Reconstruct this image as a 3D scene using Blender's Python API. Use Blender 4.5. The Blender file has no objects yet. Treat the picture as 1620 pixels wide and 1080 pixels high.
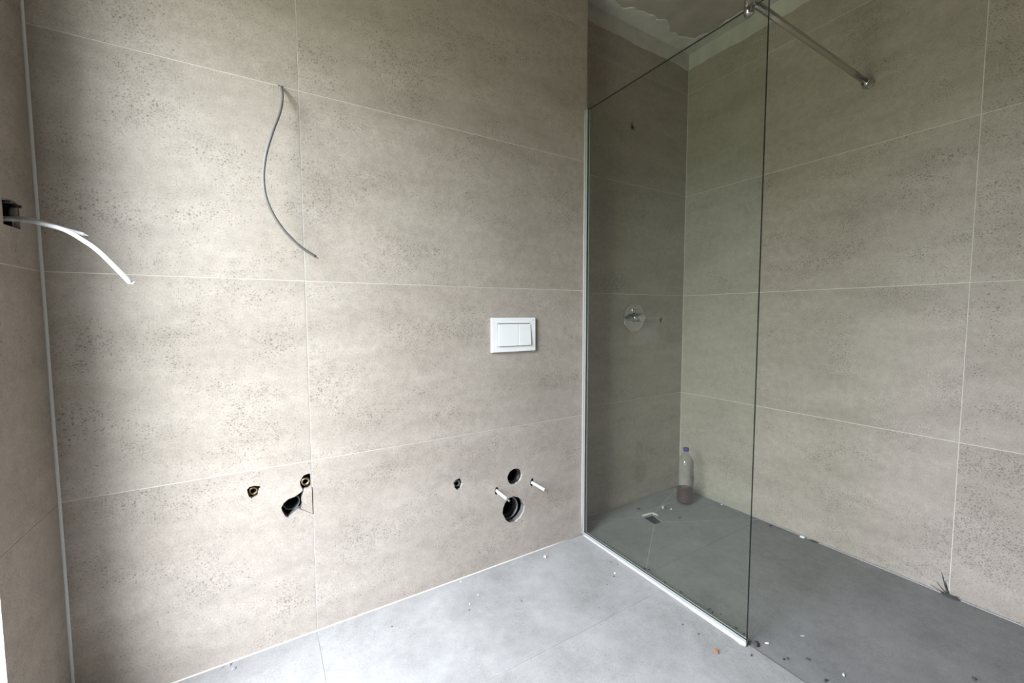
import bpy, bmesh, math, random
from mathutils import Vector, Matrix
from mathutils.geometry import delaunay_2d_cdt

random.seed(7)
scene = bpy.context.scene
COL = scene.collection

# ------------------------------------------------------------------ camera
CAM = Vector((-0.1283, -1.5134, 1.0866))
yaw, pitch, roll, fpx = 0.5461, 0.0643, -0.0033, 652.99
fw = Vector((math.sin(yaw) * math.cos(pitch), math.cos(yaw) * math.cos(pitch), -math.sin(pitch)))
rt = Vector((math.cos(yaw), -math.sin(yaw), 0.0))
up = rt.cross(fw)
r2 = rt * math.cos(roll) + up * math.sin(roll)
u2 = -rt * math.sin(roll) + up * math.cos(roll)
cd = bpy.data.cameras.new('camera')
cam = bpy.data.objects.new('camera', cd)
COL.objects.link(cam)
cd.sensor_width = 36.0
cd.lens = fpx / 1620.0 * 36.0
cd.clip_start = 0.02
M = Matrix((r2, u2, -fw)).transposed().to_4x4()
M.translation = CAM
cam.matrix_world = M
scene.camera = cam

# ------------------------------------------------------------------ world (overcast sky above, greenery below)
SKY = 49.0
w = bpy.data.worlds.new('world')
scene.world = w
w.use_nodes = True
nt = w.node_tree
nt.nodes.clear()
out = nt.nodes.new('ShaderNodeOutputWorld')
bg = nt.nodes.new('ShaderNodeBackground')
tc = nt.nodes.new('ShaderNodeTexCoord')
sx = nt.nodes.new('ShaderNodeSeparateXYZ')
rp = nt.nodes.new('ShaderNodeValToRGB')
rp.color_ramp.elements[0].position = 0.50
rp.color_ramp.elements[0].color = (0.11, 0.12, 0.085, 1)
rp.color_ramp.elements[1].position = 0.69
rp.color_ramp.elements[1].color = (0.875, 0.95, 1.10, 1)
mr = nt.nodes.new('ShaderNodeMapRange')
mr.inputs['From Min'].default_value = -1
mr.inputs['From Max'].default_value = 1
nt.links.new(tc.outputs['Generated'], sx.inputs[0])
nt.links.new(sx.outputs['Z'], mr.inputs['Value'])
nt.links.new(mr.outputs[0], rp.inputs[0])
nt.links.new(rp.outputs[0], bg.inputs['Color'])
bg.inputs['Strength'].default_value = SKY
nt.links.new(bg.outputs[0], out.inputs[0])

# ------------------------------------------------------------------ view
vs = scene.view_settings
vs.view_transform = 'Standard'
vs.look = 'None'
vs.exposure = 0.0
vs.gamma = 1.0
vs.use_curve_mapping = False

# ------------------------------------------------------------------ dimensions
XL, XE, XR = -0.597, 1.2045, 2.1096      # left wall, end of the boxed-out wall, right wall
YA, YD, YF = 0.0, 0.1258, -2.25          # boxed-out wall face, shower back wall, wall behind the camera
ZT, ZC = 2.545, 2.63                     # top of tiling, ceiling
WIN_Y0, WIN_Y1, WIN_Z0, WIN_Z1, WIN_T = -1.12, -0.298, 0.15, 2.27, 0.20
GAP = 0.0028
TT = 0.010                               # tile thickness

# portal: tells the renderer where the daylight comes in (the window opening)
pl = bpy.data.lights.new('window_portal', 'AREA')
pl.shape = 'RECTANGLE'
pl.size = WIN_Z1 - WIN_Z0
pl.size_y = WIN_Y1 - WIN_Y0
pl.cycles.is_portal = True
po = bpy.data.objects.new('window_portal', pl)
COL.objects.link(po)
po.location = (XL - WIN_T - 0.02, (WIN_Y0 + WIN_Y1) / 2, (WIN_Z0 + WIN_Z1) / 2)
po.rotation_euler = (0, -math.pi / 2, 0)

# ------------------------------------------------------------------ materials
def new_mat(name):
    m = bpy.data.materials.new(name)
    m.use_nodes = True
    n = m.node_tree
    n.nodes.clear()
    o = n.nodes.new('ShaderNodeOutputMaterial')
    return m, n, o

def N(n, t, **kw):
    x = n.nodes.new(t)
    for k, v in kw.items():
        if hasattr(x, k):
            setattr(x, k, v)
        else:
            x.inputs[k].default_value = v
    return x

def mixc(n, fac, a, b, blend='MIX'):
    x = n.nodes.new('ShaderNodeMix')
    x.data_type = 'RGBA'
    x.blend_type = blend
    for sock, val in ((x.inputs[0], fac), (x.inputs[6], a), (x.inputs[7], b)):
        if hasattr(val, 'type') and hasattr(val, 'links'):
            n.links.new(val, sock)
        else:
            sock.default_value = val
    return x.outputs[2]

def ramp(n, src, p0, p1, c0=(0, 0, 0, 1), c1=(1, 1, 1, 1)):
    r = n.nodes.new('ShaderNodeValToRGB')
    r.color_ramp.elements[0].position = p0
    r.color_ramp.elements[1].position = p1
    r.color_ramp.elements[0].color = c0
    r.color_ramp.elements[1].color = c1
    n.links.new(src, r.inputs[0])
    return r.outputs[0]

def math_(n, op, a, b=None):
    x = n.nodes.new('ShaderNodeMath')
    x.operation = op
    for i, val in enumerate((a, b)):
        if val is None:
            continue
        if hasattr(val, 'links'):
            n.links.new(val, x.inputs[i])
        else:
            x.inputs[i].default_value = val
    return x.outputs[0]

def simple(name, col, rough=0.5, metal=0.0, spec=0.5, noise=0.0, nscale=30, bump=0.0):
    m, n, o = new_mat(name)
    b = N(n, 'ShaderNodeBsdfPrincipled')
    b.inputs['Roughness'].default_value = rough
    b.inputs['Metallic'].default_value = metal
    b.inputs['Specular IOR Level'].default_value = spec
    c4 = (*col, 1)
    b.inputs['Base Color'].default_value = c4
    if noise > 0 or bump > 0:
        g = N(n, 'ShaderNodeNewGeometry')
        nz = N(n, 'ShaderNodeTexNoise')
        nz.inputs['Scale'].default_value = nscale
        nz.inputs['Detail'].default_value = 6
        n.links.new(g.outputs['Position'], nz.inputs['Vector'])
        if noise > 0:
            f = ramp(n, nz.outputs['Fac'], 0.3, 0.7)
            lo = tuple(c * (1 - noise) for c in col) + (1,)
            hi = tuple(min(1, c * (1 + noise)) for c in col) + (1,)
            n.links.new(mixc(n, f, lo, hi), b.inputs['Base Color'])
        if bump > 0:
            bp = N(n, 'ShaderNodeBump')
            bp.inputs['Strength'].default_value = bump
            bp.inputs['Distance'].default_value = 0.004
            n.links.new(nz.outputs['Fac'], bp.inputs['Height'])
            n.links.new(bp.outputs[0], b.inputs['Normal'])
    n.links.new(b.outputs[0], o.inputs[0])
    return m

def stone(name, light, dark, vein=3.2, pits=1.0, dust=0.0, rough=0.5, spec=0.35):
    """limestone-look porcelain: soft horizontal clouds with clustered dark pits"""
    m, n, o = new_mat(name)
    b = N(n, 'ShaderNodeBsdfPrincipled')
    b.inputs['Roughness'].default_value = rough
    b.inputs['Specular IOR Level'].default_value = spec
    t = N(n, 'ShaderNodeTexCoord')
    oi = N(n, 'ShaderNodeObjectInfo')
    off = N(n, 'ShaderNodeVectorMath', operation='SCALE')
    off.inputs[0].default_value = (13.7, 29.3, 7.9)
    n.links.new(oi.outputs['Random'], off.inputs['Scale'])
    add = N(n, 'ShaderNodeVectorMath', operation='ADD')
    n.links.new(t.outputs['Object'], add.inputs[0])
    n.links.new(off.outputs[0], add.inputs[1])
    P = add.outputs[0]
    mp = N(n, 'ShaderNodeMapping')
    mp.inputs['Scale'].default_value = (1, 1, vein)
    n.links.new(P, mp.inputs['Vector'])
    cloud = N(n, 'ShaderNodeTexNoise')
    cloud.inputs['Scale'].default_value = 2.6
    cloud.inputs['Detail'].default_value = 7
    cloud.inputs['Roughness'].default_value = 0.62
    n.links.new(mp.outputs[0], cloud.inputs['Vector'])
    c1 = ramp(n, cloud.outputs['Fac'], 0.32, 0.70)
    col = mixc(n, c1, (*light, 1), (*dark, 1))
    # fine grain
    gr = N(n, 'ShaderNodeTexNoise')
    gr.inputs['Scale'].default_value = 220
    gr.inputs['Detail'].default_value = 3
    n.links.new(P, gr.inputs['Vector'])
    g1 = ramp(n, gr.outputs['Fac'], 0.25, 0.75, (0.84, 0.84, 0.84, 1), (1.12, 1.12, 1.12, 1))
    col = mixc(n, 1.0, col, g1, 'MULTIPLY')
    mo = N(n, 'ShaderNodeTexNoise')
    mo.inputs['Scale'].default_value = 34
    mo.inputs['Detail'].default_value = 4
    n.links.new(P, mo.inputs['Vector'])
    m1 = ramp(n, mo.outputs['Fac'], 0.3, 0.7, (0.92, 0.92, 0.92, 1), (1.06, 1.06, 1.06, 1))
    col = mixc(n, 1.0, col, m1, 'MULTIPLY')
    # cluster mask for the pits, stretched along the tile
    cl = N(n, 'ShaderNodeTexNoise')
    cl.inputs['Scale'].default_value = 5.5
    cl.inputs['Detail'].default_value = 4
    mp2 = N(n, 'ShaderNodeMapping')
    mp2.inputs['Scale'].default_value = (0.9, 0.9, 1.6)
    mp2.inputs['Location'].default_value = (3.1, 1.7, 5.2)
    n.links.new(P, mp2.inputs['Vector'])
    n.links.new(mp2.outputs[0], cl.inputs['Vector'])
    mask = ramp(n, cl.outputs['Fac'], 0.42, 0.66)
    height = None
    total = None
    for scale, rad, amt, base in ((62, 0.145, 0.60, 0.33), (120, 0.22, 0.50, 0.46), (240, 0.26, 0.40, 0.60)):
        v = N(n, 'ShaderNodeTexVoronoi')
        v.inputs['Scale'].default_value = scale
        v.inputs['Randomness'].default_value = 1
        n.links.new(P, v.inputs['Vector'])
        # radius varies from cell to cell, most cells empty
        sc = N(n, 'ShaderNodeSeparateColor')
        n.links.new(v.outputs['Color'], sc.inputs[0])
        dens = math_(n, 'ADD', base, math_(n, 'MULTIPLY', mask, 0.42))
        rr = math_(n, 'MULTIPLY', math_(n, 'MAXIMUM', math_(n, 'SUBTRACT', dens, sc.outputs[0]), 0.0), rad * 2.3)
        d = math_(n, 'SUBTRACT', rr, v.outputs['Distance'])
        f = N(n, 'ShaderNodeMapRange')
        f.inputs['From Min'].default_value = -0.02
        f.inputs['From Max'].default_value = 0.10
        n.links.new(d, f.inputs['Value'])
        ff = math_(n, 'MULTIPLY', f.outputs[0], amt * pits)
        total = ff if total is None else math_(n, 'MAXIMUM', total, ff)
    col = mixc(n, total, col, (dark[0] * 0.22, dark[1] * 0.21, dark[2] * 0.19, 1))
    if dust > 0:
        dn = N(n, 'ShaderNodeTexNoise')
        dn.inputs['Scale'].default_value = 3.5
        dn.inputs['Detail'].default_value = 8
        dn.inputs['Roughness'].default_value = 0.7
        g = N(n, 'ShaderNodeNewGeometry')
        n.links.new(g.outputs['Position'], dn.inputs['Vector'])
        df = ramp(n, dn.outputs['Fac'], 0.36, 0.72)
        col = mixc(n, math_(n, 'MULTIPLY', df, dust), col, (0.62, 0.61, 0.59, 1))
    n.links.new(col, b.inputs['Base Color'])
    bp = N(n, 'ShaderNodeBump')
    bp.inputs['Strength'].default_value = 0.25
    bp.inputs['Distance'].default_value = 0.0012
    inv = math_(n, 'SUBTRACT', gr.outputs['Fac'], math_(n, 'MULTIPLY', total, 1.5))
    n.links.new(inv, bp.inputs['Height'])
    n.links.new(bp.outputs[0], b.inputs['Normal'])
    n.links.new(b.outputs[0], o.inputs[0])
    return m

def thin_glass(name, tint, refl_rough=0.0, haze=0.0, ior=1.5):
    """flat clear sheet: Fresnel reflection over tinted straight-through transmission"""
    m, n, o = new_mat(name)
    tr = N(n, 'ShaderNodeBsdfTransparent')
    tr.inputs['Color'].default_value = (*tint, 1)
    gl = N(n, 'ShaderNodeBsdfGlossy')
    gl.inputs['Roughness'].default_value = refl_rough
    fr = N(n, 'ShaderNodeFresnel')
    geo = N(n, 'ShaderNodeNewGeometry')          # same reflectance from either side of the sheet
    mr_ = N(n, 'ShaderNodeMapRange')
    mr_.inputs['To Min'].default_value = ior
    mr_.inputs['To Max'].default_value = 1.0 / ior
    n.links.new(geo.outputs['Backfacing'], mr_.inputs['Value'])
    n.links.new(mr_.outputs[0], fr.inputs['IOR'])
    mx = N(n, 'ShaderNodeMixShader')
    n.links.new(fr.outputs[0], mx.inputs[0])
    base = tr.outputs[0]
    if haze > 0:
        df = N(n, 'ShaderNodeBsdfDiffuse')
        df.inputs['Color'].default_value = (0.75, 0.77, 0.78, 1)
        m2 = N(n, 'ShaderNodeMixShader')
        m2.inputs[0].default_value = haze
        n.links.new(base, m2.inputs[1])
        n.links.new(df.outputs[0], m2.inputs[2])
        base = m2.outputs[0]
    n.links.new(base, mx.inputs[1])
    n.links.new(gl.outputs[0], mx.inputs[2])
    n.links.new(mx.outputs[0], o.inputs[0])
    return m

MAT = {}
MAT['tile'] = stone('beige_stone_tile', (0.405, 0.352, 0.302), (0.322, 0.277, 0.233))
MAT['floor_tile'] = stone('dusty_floor_tile', (0.285, 0.274, 0.258), (0.23, 0.22, 0.207), vein=1.0, pits=0.6, dust=0.30, rough=0.6)
MAT['shower_tile'] = stone('grey_shower_floor_tile', (0.205, 0.201, 0.192), (0.168, 0.164, 0.157), vein=1.0, pits=0.5, dust=0.14, rough=0.6)
MAT['grout'] = simple('pale_grout', (0.58, 0.545, 0.49), 0.8, noise=0.06)
MAT['floor_grout'] = simple('dusty_floor_grout', (0.36, 0.35, 0.335), 0.85, noise=0.12, nscale=14)
MAT['shower_grout'] = simple('grey_shower_grout', (0.30, 0.295, 0.28), 0.85, noise=0.15, nscale=14)
MAT['sleeve'] = simple('white_sleeve', (0.50, 0.50, 0.485), 0.4)
MAT['dull_metal'] = simple('dull_dark_metal', (0.13, 0.13, 0.125), 0.5)
MAT['mortar'] = simple('grey_mortar', (0.20, 0.195, 0.185), 0.9)
MAT['silicone'] = simple('white_silicone', (0.48, 0.48, 0.465), 0.45)
MAT['corner_seal'] = simple('pale_corner_sealant', (0.66, 0.66, 0.63), 0.5)
MAT['board'] = simple('backing_board', (0.10, 0.10, 0.095), 0.9, noise=0.25)
MAT['cavity'] = simple('painted_cavity_shade', (0.012, 0.012, 0.012), 0.95)  # near-black colour stands in for the shade deep inside holes
MAT['concrete'] = simple('ceiling_concrete', (0.37, 0.335, 0.29), 0.9, noise=0.13, nscale=9, bump=0.5)
MAT['plaster'] = simple('pale_plaster', (0.50, 0.48, 0.44), 0.9, noise=0.10, nscale=16, bump=0.5)
MAT['white_wall'] = simple('white_plaster', (0.78, 0.78, 0.77), 0.8, noise=0.03)
MAT['white_plastic'] = simple('white_plastic', (0.80, 0.80, 0.79), 0.28)
MAT['grey_plastic'] = simple('grey_pipe_plastic', (0.17, 0.17, 0.167), 0.4)
MAT['black_plastic'] = simple('black_plastic', (0.012, 0.012, 0.013), 0.4)
MAT['navy_plastic'] = simple('navy_plastic', (0.02, 0.022, 0.04), 0.4)
MAT['cable_grey'] = simple('grey_cable_sheath', (0.17, 0.162, 0.152), 0.45)
MAT['cable_white'] = simple('white_cable_sheath', (0.50, 0.50, 0.49), 0.4)
MAT['copper'] = simple('copper_wire', (0.65, 0.33, 0.18), 0.3, metal=1)
MAT['brass'] = simple('brass', (0.36, 0.255, 0.135), 0.35, metal=1)
MAT['brass_dark'] = simple('tarnished_brass', (0.22, 0.145, 0.07), 0.45, metal=1)
MAT['chrome'] = simple('chrome', (0.56, 0.56, 0.55), 0.07, metal=1)
MAT['chrome_satin'] = simple('satin_chrome', (0.55, 0.54, 0.50), 0.22, metal=1)
MAT['steel'] = simple('zinc_steel', (0.5, 0.5, 0.48), 0.35, metal=1)
MAT['alu'] = simple('matt_aluminium', (0.36, 0.36, 0.345), 0.45, metal=0.4)
MAT['glass'] = thin_glass('green_tinted_glass', (0.90, 0.916, 0.88), haze=0.006, ior=1.37)
MAT['glass_edge'] = simple('dark_green_glass_edge', (0.012, 0.030, 0.026), 0.15)
MAT['window_glass'] = thin_glass('window_glass', (0.98, 0.985, 0.98))
MAT['pet'] = thin_glass('clear_bottle_plastic', (0.93, 0.94, 0.94), refl_rough=0.05, haze=0.018, ior=1.55)
MAT['liquid'] = simple('dark_red_liquid', (0.05, 0.012, 0.009), 0.1)
MAT['blue_cap'] = simple('blue_cap_plastic', (0.035, 0.04, 0.22), 0.35)
MAT['rubble_white'] = simple('white_plaster_crumb', (0.78, 0.78, 0.76), 0.9)
MAT['rubble_dark'] = simple('dark_grit', (0.055, 0.052, 0.05), 0.9)
MAT['rubble_grey'] = simple('grey_lilac_chip', (0.30, 0.29, 0.33), 0.8)
MAT['brown_chip'] = simple('terracotta_chip', (0.38, 0.17, 0.095), 0.85)
MAT['mark'] = simple('grey_print', (0.42, 0.44, 0.42), 0.5)

# ------------------------------------------------------------------ mesh helpers
def obj(name, me, mat=None, parent=None, loc=None):
    o = bpy.data.objects.new(name, me)
    COL.objects.link(o)
    if mat is not None and len(me.materials) == 0:
        me.materials.append(MAT[mat] if isinstance(mat, str) else mat)
    if parent is not None:
        o.parent = parent
    if loc is not None:
        o.location = loc
    return o

def tag(o, label, cat, group=None, kind=None):
    o['label'] = label
    o['category'] = cat
    if group:
        o['group'] = group
    if kind:
        o['kind'] = kind
    return o

def thing(name, label, cat, loc, group=None, kind=None):
    o = bpy.data.objects.new(name, None)
    o.empty_display_size = 0.03
    COL.objects.link(o)
    o.location = loc
    return tag(o, label, cat, group, kind)

def from_bm(name, bm, smooth=False):
    bmesh.ops.recalc_face_normals(bm, faces=bm.faces[:])
    me = bpy.data.meshes.new(name)
    bm.to_mesh(me)
    bm.free()
    if smooth:
        me.polygons.foreach_set('use_smooth', [True] * len(me.polygons))
    return me

def bm_box(bm, lo, hi, bevel=0.0, seg=2):
    r = bmesh.ops.create_cube(bm, size=1.0)
    c = [(a + b) / 2 for a, b in zip(lo, hi)]
    s = [abs(b - a) for a, b in zip(lo, hi)]
    for v in r['verts']:
        v.co = Vector((c[i] + v.co[i] * s[i] for i in range(3)))
    if bevel > 0:
        es = set()
        for v in r['verts']:
            es.update(v.link_edges)
        bmesh.ops.bevel(bm, geom=list(es), offset=bevel, segments=seg, profile=0.7, affect='EDGES')

def box(name, lo, hi, mat, parent=None, bevel=0.0, seg=2, origin=(0, 0, 0)):
    bm = bmesh.new()
    o_ = Vector(origin)
    bm_box(bm, Vector(lo) - o_, Vector(hi) - o_, bevel, seg)
    return obj(name, from_bm(name, bm), mat, parent)

def inside(pt, loop):
    x, y = pt
    c = False
    n = len(loop)
    for i in range(n):
        x1, y1 = loop[i]
        x2, y2 = loop[(i + 1) % n]
        if (y1 > y) != (y2 > y) and x < (x2 - x1) * (y - y1) / (y2 - y1) + x1:
            c = not c
    return c

def slab_mesh(name, outer, holes, to3d, d0, d1):
    """flat plate with holes, from depth d0 (face) to d1 (back)"""
    verts, edges = [], []
    for lp in [outer] + holes:
        s = len(verts)
        verts += [Vector(q) for q in lp]
        edges += [(s + i, s + (i + 1) % len(lp)) for i in range(len(lp))]
    vo, eo, fo, _, _, _ = delaunay_2d_cdt(verts, edges, [], 0, 1e-7)
    keep = []
    for f in fo:
        c = (sum(vo[i][0] for i in f) / len(f), sum(vo[i][1] for i in f) / len(f))
        if inside(c, outer) and not any(inside(c, h) for h in holes):
            keep.append(f)
    bm = bmesh.new()
    fr = [bm.verts.new(to3d(v[0], v[1], d0)) for v in vo]
    bk = [bm.verts.new(to3d(v[0], v[1], d1)) for v in vo]
    cnt = {}
    for f in keep:
        bm.faces.new([fr[i] for i in f])
        bm.faces.new([bk[i] for i in reversed(f)])
        for i in range(len(f)):
            a, b = f[i], f[(i + 1) % len(f)]
            cnt.setdefault((min(a, b), max(a, b)), []).append((a, b))
    for k, l in cnt.items():
        if len(l) == 1:
            a, b = l[0]
            bm.faces.new([fr[b], fr[a], bk[a], bk[b]])
    bmesh.ops.delete(bm, geom=[v for v in bm.verts if not v.link_faces], context='VERTS')
    return from_bm(name, bm)

def rect(a0, b0, a1, b1):
    return [(a0, b0), (a1, b0), (a1, b1), (a0, b1)]

def circle(cx, cy, rx, ry=None, n=28, jit=0.0, rng=None):
    ry = rx if ry is None else ry
    rng = rng or random
    L = []
    for i in range(n):
        k = 1 + (rng.uniform(-jit, jit) if jit else 0)
        a = 2 * math.pi * i / n
        L.append((cx + rx * k * math.cos(a), cy + ry * k * math.sin(a)))
    return L

TILE_CACHE = {}
def tile(a0, b0, a1, b1, to3d, parent, holes=(), mat='tile', key='w'):
    """one tile between joints (a0..a1, b0..b1); its origin sits at its centre"""
    g = GAP / 2
    ca, cb = (a0 + a1) / 2, (b0 + b1) / 2
    hs = [[(x - ca, y - cb) for x, y in h] for h in holes
          if a0 < sum(q[0] for q in h) / len(h) < a1 and b0 < sum(q[1] for q in h) / len(h) < b1]
    ww, hh = (a1 - a0) / 2 - g, (b1 - b0) / 2 - g
    o3 = to3d(0, 0, 0)
    loc = Vector(to3d(ca, cb, 0))
    rel = lambda a, b, d: Vector(to3d(a, b, d)) - Vector(o3)
    ck = (key, mat, round(ww, 4), round(hh, 4))
    if not hs and ck in TILE_CACHE:
        me = TILE_CACHE[ck]
    else:
        me = slab_mesh('tile', rect(-ww, -hh, ww, hh), hs, rel, 0.0, TT)
        if not hs:
            TILE_CACHE[ck] = me
    return obj('tile', me, mat, parent, loc)

def strip(name, a0, b0, a1, b1, to3d, d0, d1, mat, parent):
    c = to3d((a0 + a1) / 2, (b0 + b1) / 2, 0)
    me = slab_mesh(name, rect(a0, b0, a1, b1), [], lambda a, b, d: Vector(to3d(a, b, d)) - Vector(c), d0, d1)
    return obj(name, me, mat, parent, c)

def grout(a0, b0, a1, b1, to3d, parent, mat='grout'):
    return strip('grout_line', a0, b0, a1, b1, to3d, 0.0012, TT, mat, parent)

def tube_mesh(name, pts, rad, n=12, sub=6, cap=True):
    """smooth tube along a Catmull-Rom path; rad is a number or one number per point"""
    P = [Vector(q) for q in pts]
    R_ = [rad] * len(P) if isinstance(rad, (int, float)) else list(rad)
    path, rr = [], []
    for i in range(len(P) - 1):
        p0 = P[max(i - 1, 0)]; p1 = P[i]; p2 = P[i + 1]; p3 = P[min(i + 2, len(P) - 1)]
        for k in range(sub):
            t = k / sub
            path.append(0.5 * ((2 * p1) + (-p0 + p2) * t + (2 * p0 - 5 * p1 + 4 * p2 - p3) * t * t + (-p0 + 3 * p1 - 3 * p2 + p3) * t ** 3))
            rr.append(R_[i] * (1 - t) + R_[i + 1] * t)
    path.append(P[-1]); rr.append(R_[-1])
    bm = bmesh.new()
    rings = []
    nv = None
    for i, q in enumerate(path):
        tg = (path[min(i + 1, len(path) - 1)] - path[max(i - 1, 0)]).normalized()
        if nv is None:
            nv = tg.orthogonal().normalized()
        nv = (nv - tg * nv.dot(tg)).normalized()
        bv = tg.cross(nv)
        rings.append([bm.verts.new(q + (nv * math.cos(a) + bv * math.sin(a)) * rr[i]) for a in [2 * math.pi * j / n for j in range(n)]])
    for a, b in zip(rings, rings[1:]):
        for j in range(n):
            bm.faces.new([a[j], a[(j + 1) % n], b[(j + 1) % n], b[j]])
    if cap:
        bm.faces.new(list(reversed(rings[0])))
        bm.faces.new(rings[-1])
    return from_bm(name, bm, True)

def lathe_mesh(name, prof, axis='z', n=32, dirn=1, close=False, fn=None):
    """profile of (radius, height) revolved about an axis; y axis turns height into -y (out of the wall)"""
    bm = bmesh.new()
    rings = []
    for r, h in prof:
        if r < 1e-6:
            rings.append([None, h])
        else:
            rings.append([r, h])
    def put(r, h, a):
        x, y = r * math.cos(a), r * math.sin(a)
        if axis == 'z':
            return Vector((x, y, h))
        if axis == 'y':
            return Vector((x, -h, y))
        return Vector((-h, x, y))
    vr = []
    for r, h in rings:
        if r is None:
            vr.append([bm.verts.new(put(0, h, 0))])
        else:
            L = []
            for j in range(n):
                a = 2 * math.pi * j / n
                q = put(r, h, a)
                if fn:
                    q = fn(q, a, h, r)
                L.append(bm.verts.new(q))
            vr.append(L)
    if close:
        vr.append(vr[0])
    for a, b in zip(vr, vr[1:]):
        for j in range(n):
            k = (j + 1) % n
            if len(a) == 1 and len(b) == 1:
                continue
            if len(a) == 1:
                bm.faces.new([a[0], b[j], b[k]])
            elif len(b) == 1:
                bm.faces.new([a[j], a[k], b[0]])
            else:
                bm.faces.new([a[j], a[k], b[k], b[j]])
    me = from_bm(name, bm, True)
    return me

def shade_auto(o, ang=35):
    me = o.data
    bm = bmesh.new()
    bm.from_mesh(me)
    for e in bm.edges:
        if len(e.link_faces) == 2 and e.calc_face_angle(0) > math.radians(ang):
            e.smooth = False
    for f in bm.faces:
        f.smooth = True
    bm.to_mesh(me)
    bm.free()
    return o

# plane maps: (a, b, depth into the wall) -> point
pA = lambda a, b, d: (a, YA + d, b)
pD = lambda a, b, d: (a, YD + d, b)
pR = lambda a, b, d: (XR + d, a, b)
pL = lambda a, b, d: (XL - d, a, b)
pE = lambda a, b, d: (XE - d, a, b)
pFl = lambda a, b, d: (a, b, -d)
ROWS = [0.0, 0.6, 1.2, 1.8, 2.4, ZT]

# ================================================================== SETTING
# ---- boxed-out wall with the plumbing
H_BASIN = [(-0.0245, 0.5539), (-0.0107, 0.5575), (-0.0040, 0.5557), (-0.0042, 0.532), (-0.0046, 0.5138), (-0.0122, 0.5081), (-0.0253, 0.5084), (-0.0270, 0.5041), (-0.0268, 0.4983), (-0.0326, 0.4788), (-0.034, 0.4713), (-0.031, 0.4575), (-0.0337, 0.445), (-0.036, 0.4420), (-0.0040, 0.4190), (-0.0040, 0.4178), (-0.038, 0.4410), (-0.044, 0.4411), (-0.0601, 0.4309), (-0.0738, 0.421), (-0.0824, 0.4277), (-0.0915, 0.4493), (-0.0933, 0.46), (-0.0863, 0.4737), (-0.0717, 0.4842), (-0.0538, 0.4877), (-0.0423, 0.4941), (-0.0296, 0.5016), (-0.0296, 0.5094), (-0.0347, 0.5209), (-0.0365, 0.5343), (-0.0305, 0.546)]
H_LEFT = [(-0.1845, 0.5421), (-0.1772, 0.549), (-0.1649, 0.5499), (-0.1497, 0.5453), (-0.1468, 0.5397), (-0.1527, 0.5348), (-0.156, 0.5256), (-0.1547, 0.5204), (-0.1601, 0.5142), (-0.1725, 0.5102), (-0.1803, 0.5178), (-0.1834, 0.532)]
H_SUPPLY = [(0.5123, 0.4115), (0.5231, 0.421), (0.5394, 0.4244), (0.5466, 0.4194), (0.5483, 0.4122), (0.5537, 0.399), (0.5481, 0.39), (0.5461, 0.3784), (0.5298, 0.377), (0.5191, 0.3879)]
H_WASTE = [(0.797, 0.2881), (0.8248, 0.2759), (0.8464, 0.2538), (0.8573, 0.2284), (0.8507, 0.2035), (0.8332, 0.1816), (0.8073, 0.1678), (0.7775, 0.1722), (0.7567, 0.1908), (0.7403, 0.2246), (0.7425, 0.2461), (0.7529, 0.2692), (0.7738, 0.2862)]
H_FLUSH = circle(0.804, 0.3765, 0.0385, 0.0355, 26, 0.03)
H_ST1 = circle(0.7130, 0.3310, 0.0115, 0.018, 14, 0.08)
H_ST2 = circle(0.8975, 0.3290, 0.0115, 0.020, 14, 0.08)
HOLES_A = [H_BASIN, H_LEFT, H_SUPPLY, H_WASTE, H_FLUSH, H_ST1, H_ST2]
H_CABLE = circle(-0.0490, 1.7975, 0.0075, 0.0055, 12, 0.06)

wall_back = obj('wall_back', slab_mesh('wall_back', rect(XL - 0.02, -0.02, XE - TT, ZC), HOLES_A + [H_CABLE], pA, TT, TT + 0.022), 'board')
tag(wall_back, 'beige stone-tiled boxed-out wall with flush plate and open pipe holes', 'wall', kind='structure')
obj('cavity_shade_sheet', slab_mesh('cavity_shade_sheet', rect(XL - 0.02, -0.02, XE - TT, ZC), [], pA, 0.112, 0.122), 'cavity', wall_back)  # near-black sheet painting the shade behind the pipe holes
for i in range(len(ROWS) - 1):
    z0, z1 = ROWS[i], ROWS[i + 1]
    cable_notch = [H_CABLE]
    tile(XL, z0, 0.0, z1, pA, wall_back, HOLES_A, key='A')
    tile(0.0, z0, XE, z1, pA, wall_back, HOLES_A, key='A')
    if 0 < i:
        g = GAP / 2
        if abs(z0 - 1.8) < 0.01:
            grout(XL, z0 - g, -0.0565, z0 + g, pA, wall_back)
            grout(-0.0415, z0 - g, XE, z0 + g, pA, wall_back)
        else:
            grout(XL, z0 - g, XE, z0 + g, pA, wall_back)
g = GAP / 2
for za, zb in ((0, 0.414), (0.508, 0.6 - g), (0.6 + g, 1.2 - g), (1.2 + g, 1.8 - g), (1.8 + g, 2.4 - g), (2.4 + g, ZT)):
    grout(-g, za, g, zb, pA, wall_back)
strip('plaster_band', XL, ZT, XE, ZC, pA, 0.001, TT, 'plaster', wall_back)
# end face of the boxed-out wall, turned to the shower
for i in range(len(ROWS) - 1):
    tile(YA + TT, ROWS[i], YD, ROWS[i + 1], lambda a, b, d: (XE - d, a, b), wall_back, key='E')

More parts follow.
